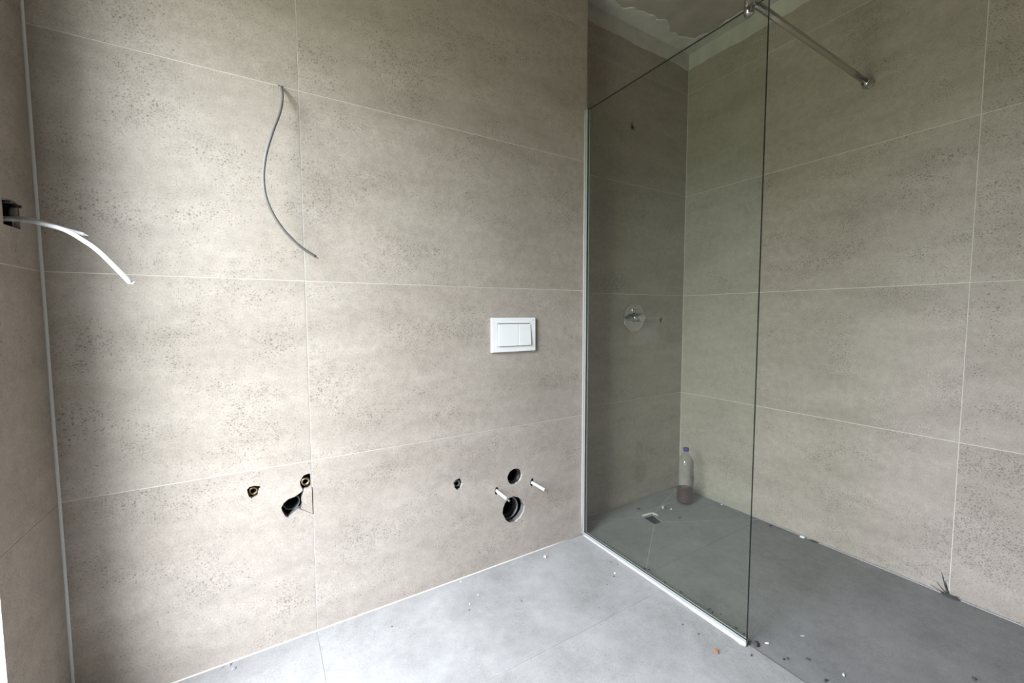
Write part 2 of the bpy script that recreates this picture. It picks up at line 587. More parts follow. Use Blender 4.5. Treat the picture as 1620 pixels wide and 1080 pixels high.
# ---- shower back wall
H_UP = [(1.6238, 2.1233), (1.6425, 2.1368), (1.659, 2.1351), (1.6717, 2.1212), (1.6653, 2.0992), (1.66, 2.0887), (1.6436, 2.0888), (1.6299, 2.0914)]
H_HS = [(1.8915, 1.0567), (1.9035, 1.0719), (1.9266, 1.0704), (1.9313, 1.0536), (1.9212, 1.0397), (1.9047, 1.033)]
wall_shower = obj('wall_shower', slab_mesh('wall_shower', rect(XE - TT, -0.02, XR + 0.02, ZC), [H_UP, H_HS], pD, TT, TT + 0.03), 'plaster')
tag(wall_shower, 'dark shaded tiled back wall of the shower behind the glass', 'wall', kind='structure')
strip('cavity_shade_sheet', XE, -0.02, XR, ZC, pD, 0.09, 0.11, 'cavity', wall_shower)
for i in range(len(ROWS) - 1):
    tile(XE, ROWS[i], XR, ROWS[i + 1], pD, wall_shower, [H_UP, H_HS], key='D')
    if i:
        grout(XE, ROWS[i] - g, XR, ROWS[i] + g, pD, wall_shower)

# ---- right wall
wall_right = obj('wall_right', slab_mesh('wall_right', rect(YF - 0.1, -0.02, YD + TT + 0.03, ZC), [], pR, TT, TT + 0.1), 'plaster')
tag(wall_right, 'long beige stone-tiled wall on the right side of the shower', 'wall', kind='structure')
YJ = YD - 1.2068
for i in range(len(ROWS) - 1):
    tile(YJ, ROWS[i], YD, ROWS[i + 1], pR, wall_right, key='R')
    tile(YF, ROWS[i], YJ, ROWS[i + 1], pR, wall_right, key='R')
    if i:
        grout(YF, ROWS[i] - g, YD, ROWS[i] + g, pR, wall_right)
    grout(YJ - g, ROWS[i] + g, YJ + g, ROWS[i + 1] - g, pR, wall_right)

# ---- left wall with window opening
H_BOX = [(-0.1640, 1.3440), (-0.1199, 1.3483), (-0.089, 1.3436), (-0.0908, 1.3153), (-0.0881, 1.2877), (-0.1192, 1.2875), (-0.1650, 1.2868)]
win_hole = rect(WIN_Y0, WIN_Z0, WIN_Y1, WIN_Z1)
wall_left = obj('wall_left', slab_mesh('wall_left', rect(YF - 0.1, -0.02, YA + 0.12, ZC), [win_hole, H_BOX], pL, TT, WIN_T), 'white_wall')
tag(wall_left, 'shaded tiled wall at the left edge beside the window opening', 'wall', kind='structure')
for i in range(len(ROWS) - 1):
    z0, z1 = ROWS[i], ROWS[i + 1]
    if z1 <= 1.81:
        tile(WIN_Y1, max(z0, 0), YA, z1, pL, wall_left, [H_BOX], key='L')
        tile(YF, z0, WIN_Y0, z1, pL, wall_left, key='L')
    elif z0 < 2.0:
        for a0, a1 in ((WIN_Y1, YA), (YF, WIN_Y0)):
            tile(a0, z0, a1, z1, pL, wall_left, key='L')
        tile(WIN_Y0, WIN_Z1, WIN_Y1, z1, pL, wall_left, key='L')
    else:
        tile(YF, z0, -1.0, z1, pL, wall_left, key='L')
        tile(-1.0, z0, YA, z1, pL, wall_left, key='L')
    if i:
        grout(WIN_Y1, z0 - g, YA, z0 + g, pL, wall_left)
        grout(YF, z0 - g, WIN_Y0, z0 + g, pL, wall_left)
tile(WIN_Y0, 0.0, WIN_Y1, WIN_Z0, pL, wall_left, key='L')

# window: frame, glazing bars, two panes, sill
win = thing('window_1', 'tall white-framed window in the left wall letting in daylight', 'window', (XL - WIN_T, (WIN_Y0 + WIN_Y1) / 2, WIN_Z0), kind='structure')
wo = Vector(win.location)
fx0, fx1 = XL - WIN_T + 0.005, XL - WIN_T + 0.065
fwid = 0.06
ym = (WIN_Y0 + WIN_Y1) / 2
for nm, lo, hi in (('window_frame', (fx0, WIN_Y0, WIN_Z0), (fx1, WIN_Y1, WIN_Z0 + fwid)),
                   ('window_frame', (fx0, WIN_Y0, WIN_Z1 - fwid), (fx1, WIN_Y1, WIN_Z1)),
                   ('window_frame', (fx0, WIN_Y0, WIN_Z0 + fwid), (fx1, WIN_Y0 + fwid, WIN_Z1 - fwid)),
                   ('window_frame', (fx0, WIN_Y1 - fwid, WIN_Z0 + fwid), (fx1, WIN_Y1, WIN_Z1 - fwid))):
    box(nm, lo, hi, 'white_plastic', win, 0.004, origin=wo)
box('pane', (fx0 + 0.02, WIN_Y0 + fwid, WIN_Z0 + fwid), (fx0 + 0.028, WIN_Y1 - fwid, WIN_Z1 - fwid), 'window_glass', win, origin=wo)

# ---- wall behind the camera, ceiling
pF = lambda a, b, d: (a, YF - d, b)
wall_front = obj('wall_front', slab_mesh('wall_front', rect(XL - 0.3, -0.02, XR + 0.1, ZC), [rect(0.30, 0.0, 1.30, 2.10)], pF, 0.0, 0.12), 'tile')  # doorway hole added behind the viewer to let bounce light escape
tag(wall_front, 'tiled wall closing the room behind the viewer', 'wall', kind='structure')
# unseen corridor beyond the added doorway, put in to absorb bounce light
added_corridor = obj('added_corridor_wall', slab_mesh('added_corridor_wall', rect(0.0, -0.02, 1.6, ZC), [], pF, 1.60, 1.70), 'concrete')
tag(added_corridor, 'added unseen corridor wall behind the viewer, absorbing bounce light', 'wall', kind='structure')
for lo, hi in (((-0.1, YF - 1.70, -0.02), (0.0, YF - 0.12, ZC)), ((1.6, YF - 1.70, -0.02), (1.7, YF - 0.12, ZC)), ((-0.1, YF - 1.70, ZC), (1.7, YF - 0.10, ZC + 0.1)), ((-0.1, YF - 1.70, -0.15), (1.7, YF, -0.02))):
    box('added_corridor_side', lo, hi, 'concrete', added_corridor)
ceiling = box('ceiling', (XL - 0.3, YF - 0.1, ZC), (XR + 0.12, YD + 0.14, ZC + 0.1), 'concrete')
tag(ceiling, 'rough grey-beige concrete ceiling above the shower', 'ceiling', kind='structure')

def smear(name, along, parent, mat, seed, L, w0, w1, thick, place, n=46):
    """irregular trowelled strip; place(s, t, h) -> point"""
    rng = random.Random(seed)
    bm = bmesh.new()
    top, bot = [], []
    ph = [rng.uniform(0, 6.28) for _ in range(6)]
    for i in range(n + 1):
        s = L * i / n
        wob = sum(math.sin(s * f + ph[k]) * a for k, (f, a) in enumerate(((4, 0.35), (9, 0.25), (17, 0.2), (31, 0.15), (53, 0.1), (90, 0.1))))
        tt = w0 + (w1 - w0) * (0.5 + 0.5 * max(-1, min(1, wob)))
        top.append((bm.verts.new(place(s, 0, 0)), bm.verts.new(place(s, 0, thick))))
        bot.append((bm.verts.new(place(s, tt, 0)), bm.verts.new(place(s, tt - 0.004, thick))))
    for i in range(n):
        for a, b, c, d in ((top[i][1], top[i + 1][1], bot[i + 1][1], bot[i][1]),
                           (bot[i][1], bot[i + 1][1], bot[i + 1][0], bot[i][0]),
                           (top[i][0], bot[i][0], bot[i + 1][0], top[i + 1][0]),
                           (top[i][0], top[i + 1][0], top[i + 1][1], top[i][1])):
            bm.faces.new([a, b, c, d])
    bm.faces.new([top[0][0], top[0][1], bot[0][1], bot[0][0]])
    bm.faces.new([top[n][0], bot[n][0], bot[n][1], top[n][1]])
    return obj(name, from_bm(name, bm), mat, parent)

# trowelled plaster where the tiles stop, on both shower walls and along the ceiling edge
smear('plaster_band', None, wall_right, 'plaster', 3, 2.3, 0.080, 0.108, TT + 0.003, lambda s, t, h: (XR + TT - h, YD - s, ZC - t), 90)
smear('plaster_band', None, wall_shower, 'plaster', 5, XR - XE, 0.078, 0.105, TT + 0.003, lambda s, t, h: (XE + s, YD + TT - h, ZC - t))
smear('plaster_edge', None, ceiling, 'plaster', 8, 2.3, 0.03, 0.11, 0.003, lambda s, t, h: (XR - t, YD - s, ZC - h), 90)
smear('plaster_edge', None, ceiling, 'plaster', 11, XR - XE, 0.05, 0.17, 0.004, lambda s, t, h: (XE + s, YD - t, ZC - h))

# ---- floor
DR = [(1.607, -0.020), (1.600, -0.104), (1.655, -0.113), (1.680, -0.030)]     # broken-out drain opening
floor = obj('floor', slab_mesh('floor', rect(XL - 0.02, YF, XR + 0.02, YD + 0.02), [[(x + (x - 1.635) * 0.25, y + (y + 0.067) * 0.25) for x, y in DR]], pFl, 0.025, 0.15), 'grout')
tag(floor, 'pale dusty tiled bathroom floor with lower grey shower area', 'floor', kind='structure')
FX1 = 1.2085                              # edge of the bathroom floor at the shower
YJF = -0.483
for (x0, x1) in ((XL, 0.0), (0.0, FX1)):
    for (y0, y1) in ((YJF, YA), (YJF - 0.6, YJF), (YJF - 1.2, YJF - 0.6), (YF, YJF - 1.2)):
        me = None
        t = tile(x0, y0, x1, y1, pFl, floor, mat='floor_tile', key='F')
strip('screed', XL, YF, FX1 - 0.002, YA, pFl, TT, 0.025, 'grout', floor)
for yy in (YJF, YJF - 0.6, YJF - 1.2):
    grout(XL, yy - g, FX1 - g, yy + g, pFl, floor, 'floor_grout')
for y0, y1 in ((YJF + g, YA), (YJF - 0.6 + g, YJF - g), (YJF - 1.2 + g, YJF - 0.6 - g), (YF, YJF - 1.2 - g)):
    grout(-g, y0, g, y1, pFl, floor, 'floor_grout')
# shower floor: four tiles falling to the drain, then flat tiles
SX0, YS = FX1 + 0.002, -0.378
SZ = -0.004                               # shower floor lies slightly lower
outer = [(SX0, YD), (SX0, YS), (XR, YS), (XR, YD)]
def shower_tri(k):
    a, b = outer[k], outer[(k + 1) % 4]
    c, d = DR[(k + 1) % 4], DR[k]
    cen = Vector(((a[0] + b[0] + c[0] + d[0]) / 4, (a[1] + b[1] + c[1] + d[1]) / 4, 0))
    pts = []
    for q, z in ((a, SZ), (b, SZ), (c, SZ - 0.007), (d, SZ - 0.007)):
        v = Vector((q[0], q[1], z))
        v += (Vector((cen.x, cen.y, z)) - v).normalized() * 0.0012
        pts.append(v - cen)
    bm = bmesh.new()
    tp = [bm.verts.new(v) for v in pts]
    bt = [bm.verts.new(v - Vector((0, 0, TT))) for v in pts]
    bm.faces.new(tp)
    bm.faces.new(list(reversed(bt)))
    for i in range(4):
        j = (i + 1) % 4
        bm.faces.new([tp[i], bt[i], bt[j], tp[j]])
    o = obj('tile', from_bm('tile', bm), 'shower_tile', floor, cen)
    # grout in the fold
    bm = bmesh.new()
    p0, p1 = Vector((a[0], a[1], SZ - 0.001)), Vector((d[0], d[1], SZ - 0.0080))
    dr = (p1 - p0).normalized()
    sd = Vector((-dr.y, dr.x, 0)) * 0.0020
    q = [p0 + sd, p0 - sd, p1 - sd, p1 + sd]
    tp = [bm.verts.new(v + Vector((0, 0, 0.0012))) for v in q]
    bt = [bm.verts.new(v - Vector((0, 0, 0.008))) for v in q]
    bm.faces.new(tp)
    bm.faces.new(list(reversed(bt)))
    for i in range(4):
        j = (i + 1) % 4
        bm.faces.new([tp[i], bt[i], bt[j], tp[j]])
    obj('grout_line', from_bm('grout_line', bm), 'shower_grout', floor)
for k in range(4):
    shower_tri(k)
pS = lambda a, b, d: (a, b, SZ - d)
tile(SX0, YS - 1.2, XR, YS, pS, floor, mat='shower_tile', key='S')
tile(SX0, YF, XR, YS - 1.2, pS, floor, mat='shower_tile', key='S')
for yy in (YS, YS - 1.2):
    grout(SX0, yy - g, XR, yy + g, pS, floor, 'shower_tile')

# ---- corner joints
def trim(name, path, r, mat, label, n=8, sub=3):
    return tag(obj(name, tube_mesh(name, path, r, n, sub), mat), label, 'trim', kind='structure')
trim('trim_1', [(XL + 0.0015, YA - 0.0015, 0.0), (XL + 0.0015, YA - 0.0015, 1.3), (XL + 0.0015, YA - 0.0015, ZT)], 0.0042, 'corner_seal', 'pale sealant joint down the corner by the left wall', 8)
trim('trim_2', [(XR - 0.0008, YD - 0.0008, 0.0), (XR - 0.0008, YD - 0.0008, 1.3), (XR - 0.0008, YD - 0.0008, ZT)], 0.0022, 'grout', 'thin pale joint down the shower corner behind the bottle')
trim('trim_3', [(XL, YA - 0.0004, 0.0004), (0.4, YA - 0.0004, 0.0004), (XE - 0.02, YA - 0.0004, 0.0004)], 0.0026, 'grout', 'white joint where the pale floor meets the boxed-out wall')
trim('trim_4', [(XR - 0.0008, YD, SZ + 0.0008), (XR - 0.0008, -0.8, SZ + 0.0008), (XR - 0.0008, YF, SZ + 0.0008)], 0.0026, 'floor_grout', 'pale joint where the shower floor meets the right wall')
trim('trim_5', [(XE, YD - 0.0008, SZ + 0.0008), (1.6, YD - 0.0008, SZ + 0.0008), (XR, YD - 0.0008, SZ + 0.0008)], 0.0022, 'shower_grout', 'thin joint where the shower floor meets the back wall')

# ================================================================== THINGS
# ---- shower screen
GX0, GX1, GY, GZ0, GZ1 = 1.1985, 1.2065, -0.808, 0.015, 2.032
scr = thing('shower_screen', 'fixed clear green-tinted glass shower screen standing on the floor', 'shower screen', ((GX0 + GX1) / 2, -0.4, 0))
so = Vector(scr.location)
bm = bmesh.new()
bm_box(bm, Vector((GX0, GY, GZ0)) - so, Vector((GX1, -0.002, GZ1)) - so)
me = from_bm('glass_pane', bm)
me.materials.append(MAT['glass'])
me.materials.append(MAT['glass_edge'])
for p in me.polygons:
    p.material_index = 0 if abs(p.normal.x) > 0.9 else 1
obj('glass_pane', me, None, scr)
# U-channel on the floor and on the wall
def uchannel(name, lo, hi, wall_t, axis, parent):
    bm = bmesh.new()
    if axis == 'floor':
        bm_box(bm, Vector((lo[0], lo[1], 0.0005)) - so, Vector((lo[0] + wall_t, hi[1], hi[2])) - so, 0.0006, 1)
        bm_box(bm, Vector((hi[0] - wall_t, lo[1], 0.0005)) - so, Vector((hi[0], hi[1], hi[2])) - so, 0.0006, 1)
        bm_box(bm, Vector((lo[0] + wall_t, lo[1], 0.0005)) - so, Vector((hi[0] - wall_t, hi[1], 0.013)) - so)
    else:
        bm_box(bm, Vector((lo[0], lo[1], lo[2])) - so, Vector((lo[0] + wall_t, hi[1], hi[2])) - so, 0.0006, 1)
        bm_box(bm, Vector((hi[0] - wall_t, lo[1], lo[2])) - so, Vector((hi[0], hi[1], hi[2])) - so, 0.0006, 1)
        bm_box(bm, Vector((lo[0] + wall_t, hi[1] - 0.002, lo[2])) - so, Vector((hi[0] - wall_t, hi[1], hi[2])) - so)
    return obj(name, from_bm(name, bm), 'alu', parent)
uchannel('floor_channel', (1.1955, GY - 0.001, 0), (1.2085, -0.014, 0.017), 0.0022, 'floor', scr)
uchannel('wall_channel', (1.1930, -0.015, 0.001), (1.2110, -0.0005, GZ1), 0.0035, 'wall', scr)
# silicone bead along the floor channel, lumpy at its free end
rng = random.Random(4)
pts = [(1.1930, -0.015 - i * 0.04, 0.0035) for i in range(20)] + [(1.1915, GY + 0.012, 0.005), (1.1935, GY - 0.004, 0.006)]
rad = [0.0040 + rng.uniform(-0.0005, 0.0012) + 0.0035 * (i / 21) ** 2 for i in range(21)] + [0.007]
rad[20] = 0.0095
bead = obj('silicone_bead', tube_mesh('silicone_bead', [Vector(q) - so for q in pts], rad, 10, 3), 'silicone', scr)
rad2 = [0.0022] * 5
obj('silicone_bead', tube_mesh('silicone_bead', [Vector((1.1905, -0.0010, z)) - so for z in (0.004, 0.5, 1.0, 1.5, GZ1 - 0.002)], rad2, 8, 3), 'silicone', scr)

# ---- stabiliser bar
BY, BZ = -0.748, 2.060
bar = thing('support_bar', 'chrome stabiliser bar from the glass screen top to the right wall', 'support bar', (XR, BY, BZ))
bo = Vector(bar.location)
rod = obj('rod', tube_mesh('rod', [Vector((1.2025, BY, BZ)) - bo, Vector((1.65, BY, BZ)) - bo, Vector((XR - 0.012, BY, BZ)) - bo], 0.0110, 20, 2), 'chrome_satin', bar)
fl = obj('wall_flange', lathe_mesh('wall_flange', [(0, 0.034), (0.010, 0.034), (0.0155, 0.032), (0.0175, 0.027), (0.0175, 0.012), (0.021, 0.009), (0.0235, 0.006), (0.0235, 0.0), (0, 0.0)], 'x', 32), 'chrome', bar)
cl_prof = [(0, -0.048), (0.009, -0.048), (0.0125, -0.0465), (0.0145, -0.043), (0.0145, 0.022), (0.0125, 0.026), (0.008, 0.0275), (0, 0.0275)]
cm = lathe_mesh('glass_clamp', cl_prof, 'z', 28)
cl = obj('glass_clamp', cm, 'chrome', bar, Vector((1.2025, BY, BZ)) - bo)
sc_ = obj('set_screw', lathe_mesh('set_screw', [(0, 0.0018), (0.003, 0.0018), (0.0038, 0.001), (0.0038, -0.002), (0, -0.002)], 'x', 16), 'steel', cl, (-0.0143, 0, -0.022))

# ---- flush plate
fp = thing('flush_plate', 'white dual flush plate with two square-edged buttons on the wall', 'flush plate', (0.797, 0, 1.002))
fo = Vector(fp.location)
fr_me = slab_mesh('frame', rect(-0.110, -0.0725, 0.110, 0.0725), [rect(-0.082, -0.049, 0.085, 0.049)], lambda a, b, d: (a, -0.011 + d, b), 0, 0.0105)
fr_o = obj('frame', fr_me, 'white_plastic', fp)
bv = fr_o.modifiers.new('bevel', 'BEVEL'); bv.width = 0.0018; bv.segments = 2; bv.limit_method = 'ANGLE'
def button(x0, x1, tilt):
    bm = bmesh.new()
    bm_box(bm, (x0, -0.0125, -0.0468), (x1, -0.003, 0.0460), 0.0012, 2)
    for v in bm.verts:                      # keys lean out at their lower edge
        if v.co.y < -0.008:
            v.co.y -= tilt * (0.046 - v.co.z) / 0.093
    o = obj('button', from_bm('button', bm), 'white_plastic', fp)
    return o
button(-0.0798, 0.0190, 0.0045)
button(0.0212, 0.0825, 0.0055)
box('backing', (-0.085, -0.0028, -0.052), (0.088, -0.0005, 0.052), 'grey_plastic', fp)
box('mark', (0.094, -0.0113, 0.0610), (0.103, -0.0109, 0.0632), 'mark', fp)

# ---- water outlets (brass wall elbows in the broken holes)
def outlet(name, label, x, z, y, r, mats=('brass', 'brass_dark'), group=None, yw=0.0):
    t = thing(name, label, 'pipe fitting', (x, y, z), group)
    obj('collar', lathe_mesh('collar', [(r * 0.62, 0.010), (r * 0.95, 0.010), (r, 0.009), (r, -0.028), (r * 0.62, -0.028)], 'y', 28, close=True), mats[0], t)
    obj('thread', lathe_mesh('thread', [(r * 0.62, 0.0085), (r * 0.56, 0.006), (r * 0.61, 0.0035), (r * 0.55, 0.001), (r * 0.60, -0.002), (r * 0.54, -0.005), (r * 0.54, -0.024), (r * 0.62, -0.024)], 'y', 24, close=True), mats[1], t)
    obj('bore', lathe_mesh('bore', [(0, -0.020), (r * 0.54, -0.020), (r * 0.54, -0.024), (0, -0.024)], 'y', 20), 'brass_dark', t)
    bm = bmesh.new()
    bmesh.ops.create_cone(bm, cap_ends=True, segments=6, radius1=r * 1.12, radius2=r * 1.12, depth=0.012)
    bmesh.ops.rotate(bm, verts=bm.verts, matrix=Matrix.Rotation(math.pi / 2, 3, 'X'))
    bmesh.ops.translate(bm, verts=bm.verts, vec=(0, 0.034, 0))
    obj('hex_body', from_bm('hex_body', bm), mats[1], t)
    return t
outlet('water_outlet', 'brass water outlet in the upper hole beside the tile joint', -0.0195, 0.5310, 0.012, 0.0130)
outlet('water_outlet', 'brass water outlet in the small ragged hole furthest left', -0.1680, 0.5305, 0.018, 0.0125, ('brass_dark', 'cavity'))
outlet('water_outlet', 'dull grey water outlet in the ragged hole left of the toilet studs', 0.5330, 0.4000, 0.022, 0.0140, ('dull_metal', 'cavity'))
outlet('water_outlet', 'dark brass outlet in the ragged hole high on the shower wall', 1.6500, 2.1120, YD + 0.020, 0.0150, ('brass_dark', 'cavity'))
outlet('water_outlet', 'small dark brass outlet right of the shower mixer', 1.9115, 1.0525, YD + 0.022, 0.0120, ('brass_dark', 'cavity'))

# ---- pipe sockets in the wall
def socket(name, label, x, z, y0, r, depth, mat, lip=0.004):
    t = thing(name, label, 'pipe', (x, y0, z))
    obj('tube', lathe_mesh('tube', [(r, 0.0), (r + lip, 0.0), (r + lip, -depth), (r, -depth)], 'y', 36, close=True), mat, t)
    obj('sealing_ring', lathe_mesh('sealing_ring', [(r, -0.006), (r - 0.003, -0.009), (r - 0.003, -0.016), (r, -0.019)], 'y', 36, close=True), 'black_plastic', t)
    obj('plug', lathe_mesh('plug', [(0, -depth + 0.006), (r, -depth + 0.006), (r, -depth + 0.002), (0, -depth + 0.002)], 'y', 28), 'cavity', t)
    return t
socket('waste_pipe', 'grey toilet waste pipe inside the largest round wall hole', 0.790, 0.222, 0.036, 0.047, 0.070, 'grey_plastic', 0.006)
socket('flush_pipe', 'black flush pipe in the round hole between the two toilet studs', 0.804, 0.3765, 0.012, 0.0305, 0.085, 'black_plastic', 0.004)
socket('basin_drain_pipe', 'dark basin drain pipe inside the drop-shaped broken hole', -0.062, 0.456, 0.038, 0.0235, 0.06, 'grey_plastic', 0.003)

# ---- toilet fixing studs
def stud(label, x, z, length, dx=0.0, dz=0.0):
    t = thing('fixing_stud', label, 'threaded stud', (x, 0, z), 'toilet fixing studs')
    d = Vector((dx, -1, dz)).normalized()
    sl = obj('sleeve', tube_mesh('sleeve', [d * -0.030, d * 0.02, d * (length - 0.02)], 0.0068, 16, 2), 'sleeve', t)
    # threaded rod tip
    pts, rad = [], []
    m = 14
    for i in range(m + 1):
        s = length - 0.021 + 0.021 * i / m
        pts.append(d * s)
        rad.append(0.0046 if i % 2 else 0.0038)
    obj('thread', tube_mesh('thread', pts, rad, 12, 1), 'steel', t)
    return t
stud('white sleeved stud poking out across the large waste hole', 0.7130, 0.3315, 0.100, 0.03, -0.06)
stud('white sleeved stud furthest right, near the glass screen', 0.8975, 0.3275, 0.112, 0.02, 0.0)

# ---- hanging grey cable
c1 = thing('hanging_cable', 'grey electric cable hanging in a curve from the tile joint', 'cable', (-0.049, 0, 1.7975))
co = Vector(c1.location)
path = [(-0.0490, 0.030, 1.7985), (-0.0490, -0.004, 1.7945), (-0.0480, -0.026, 1.776), (-0.0485, -0.045, 1.742), (-0.058, -0.066, 1.690), (-0.0795, -0.083, 1.6225), (-0.1000, -0.092, 1.545), (-0.1070, -0.095, 1.470), (-0.0955, -0.088, 1.4080), (-0.0620, -0.068, 1.3500), (-0.0150, -0.047, 1.3040), (0.0310, -0.031, 1.2770)]
obj('sheath', tube_mesh('sheath', [Vector(q) - co for q in path], 0.0043, 12, 5), 'cable_grey', c1)
for i, (a, b) in enumerate((((0.0385, -0.030, 1.2735), 'cable_white'), ((0.0375, -0.027, 1.2712), 'black_plastic'), ((0.0378, -0.033, 1.2705), 'copper'))):
    obj('wire', tube_mesh('wire', [Vector((0.0290, -0.031, 1.2775 + (i - 1) * 0.0015)) - co, Vector(a) - co], 0.0013, 8, 2), b, c1)

# ---- junction box and cables in the left wall
jb = thing('wall_box', 'dark recessed socket box in the left wall with two cables', 'socket box', (XL, -0.126, 1.317))
jo = Vector(jb.location)
bm = bmesh.new()
x_in, x_back = XL - 0.012, XL - 0.062
y0, y1, z0, z1 = -0.160, -0.092, 1.2885, 1.3440
for lo, hi in (((x_back, y0, z0), (x_back + 0.003, y1, z1)),
               ((x_back, y0 - 0.002, z0 - 0.002), (x_in, y0, z1 + 0.002)),
               ((x_back, y1, z0 - 0.002), (x_in, y1 + 0.002, z1 + 0.002)),
               ((x_back, y0, z0 - 0.002), (x_in, y1, z0)),
               ((x_back, y0, z1), (x_in, y1, z1 + 0.002))):
    bm_box(bm, Vector(lo) - jo, Vector(hi) - jo)
obj('body', from_bm('body', bm), 'navy_plastic', jb)
for yy in (-0.150, -0.102):
    obj('screw_boss', lathe_mesh('screw_boss', [(0, 0.0), (0.0035, 0.0), (0.0035, -0.02), (0, -0.02)], 'x', 12), 'black_plastic', jb, Vector((x_in, yy, 1.338)) - jo)
obj('mortar', tube_mesh('mortar', [Vector((XL - 0.006, -0.094, 1.343)) - jo, Vector((XL - 0.009, -0.0935, 1.322)) - jo, Vector((XL - 0.006, -0.096, 1.308)) - jo], [0.006, 0.0075, 0.004], 8, 3), 'mortar', jb)

ca = thing('wall_cable', 'long white cable curving out of the socket box, brightly lit end', 'cable', (XL, -0.10, 1.309))
ao = Vector(ca.location)
pth = [(-0.650, -0.122, 1.300), (-0.612, -0.106, 1.3065), (-0.597, -0.1005, 1.309), (-0.5768, -0.1102, 1.3065), (-0.5537, -0.1307, 1.2995), (-0.5004, -0.1844, 1.2813), (-0.4583, -0.2331, 1.2551), (-0.4171, -0.284, 1.2214), (-0.3578, -0.3602, 1.1562)]
obj('sheath', tube_mesh('sheath', [Vector(q) - ao for q in pth], 0.0046, 12, 6), 'cable_white', ca)
obj('wire', tube_mesh('wire', [Vector((-0.3608, -0.3572, 1.1592)) - ao, Vector((-0.3548, -0.3622, 1.1542)) - ao, Vector((-0.3499, -0.3649, 1.1575)) - ao], 0.0015, 8, 3), 'cable_white', ca)
cb = thing('wall_cable', 'short white cable lying behind the long one from the socket box', 'cable', (XL, -0.105, 1.312))
bo2 = Vector(cb.location)
pth = [(-0.650, -0.107, 1.304), (-0.612, -0.1015, 1.31), (-0.597, -0.0975, 1.3125), (-0.5811, -0.093, 1.3137), (-0.5493, -0.1013, 1.304), (-0.5168, -0.1067, 1.2932), (-0.4816, -0.123, 1.282)]
obj('sheath', tube_mesh('sheath', [Vector(q) - bo2 for q in pth], 0.0044, 12, 6), 'cable_white', cb)
obj('wire', tube_mesh('wire', [Vector((-0.4851, -0.1214, 1.2831)) - bo2, Vector((-0.4738, -0.1266, 1.2795)) - bo2], 0.0016, 8, 2), 'cable_white', cb)

# ---- shower mixer
mx = thing('shower_mixer', 'round chrome shower mixer with lever on the shower back wall', 'shower mixer', (1.671, YD, 1.070))
pl_o = obj('cover_plate', lathe_mesh('cover_plate', [(0, 0.0085), (0.077, 0.0085), (0.081, 0.0075), (0.083, 0.005), (0.083, 0.0005), (0, 0.0005)], 'y', 48), 'chrome', mx)
shade_auto(pl_o)
kn = obj('knob', lathe_mesh('knob', [(0, 0.066), (0.020, 0.066), (0.0235, 0.064), (0.025, 0.060), (0.025, 0.030), (0.027, 0.028), (0.027, 0.0085), (0, 0.0085)], 'y', 36), 'chrome', mx)
shade_auto(kn)
obj('lever', tube_mesh('lever', [(0, -0.052, 0), (-0.030, -0.053, -0.001), (-0.056, -0.055, -0.003)], [0.0125, 0.0110, 0.0095], 16, 3), 'chrome', mx)
dv = box('diverter_button', (-0.019, -0.018, 0.034), (0.019, -0.0085, 0.052), 'chrome', mx, 0.002)
box('diverter_icon', (-0.010, -0.0186, 0.0415), (0.010, -0.0178, 0.0445), 'black_plastic', dv)

# ---- bottle with dark liquid
bt = thing('plastic_bottle', 'crumpled clear plastic bottle with blue cap and dark red liquid', 'bottle', (1.945, -0.035, SZ - 0.0005))
def crumple(q, a, h, r):
    k = 0.0
    if 0.10 < h < 0.25:
        s = math.sin((h - 0.10) / 0.15 * math.pi)
        k = s * (0.0045 * math.sin(3 * a + 40 * h) + 0.003 * math.sin(5 * a - 75 * h + 1) + 0.002 * math.sin(9 * a + 130 * h))
    d = Vector((q.x, q.y, 0))
    if d.length > 1e-6:
        q = q + d.normalized() * k
    return q
prof = [(0, 0.006), (0.020, 0.004), (0.034, 0.0), (0.041, 0.003), (0.0445, 0.012), (0.0455, 0.03), (0.0445, 0.05), (0.0455, 0.07), (0.0440, 0.085)]
prof += [(0.0445 - (0.0016 if i % 2 else 0), 0.095 + i * 0.009) for i in range(16)]
prof += [(0.0440, 0.238), (0.0405, 0.250), (0.033, 0.264), (0.024, 0.277), (0.0165, 0.287), (0.0135, 0.293), (0.0130, 0.300), (0.0155, 0.301), (0.0155, 0.303), (0.0125, 0.304), (0.0125, 0.314), (0, 0.314)]
obj('bottle_body', lathe_mesh('bottle_body', prof, 'z', 36, fn=crumple), 'pet', bt)
lq = [(0, 0.008), (0.020, 0.006), (0.033, 0.002), (0.040, 0.005), (0.0435, 0.013), (0.0443, 0.03), (0.0433, 0.05), (0.0443, 0.07), (0.0430, 0.084), (0, 0.084)]
obj('liquid', lathe_mesh('liquid', lq, 'z', 36), 'liquid', bt)
def ridges(q, a, h, r):
    if r > 0.014:
        d = Vector((q.x, q.y, 0)).normalized()
        q = q + d * (0.0004 * math.sin(30 * a))
    return q
cp = obj('cap', lathe_mesh('cap', [(0.0145, 0.304), (0.0158, 0.3045), (0.0158, 0.320), (0.0145, 0.3225), (0, 0.3225)], 'z', 60, fn=ridges), 'blue_cap', bt)

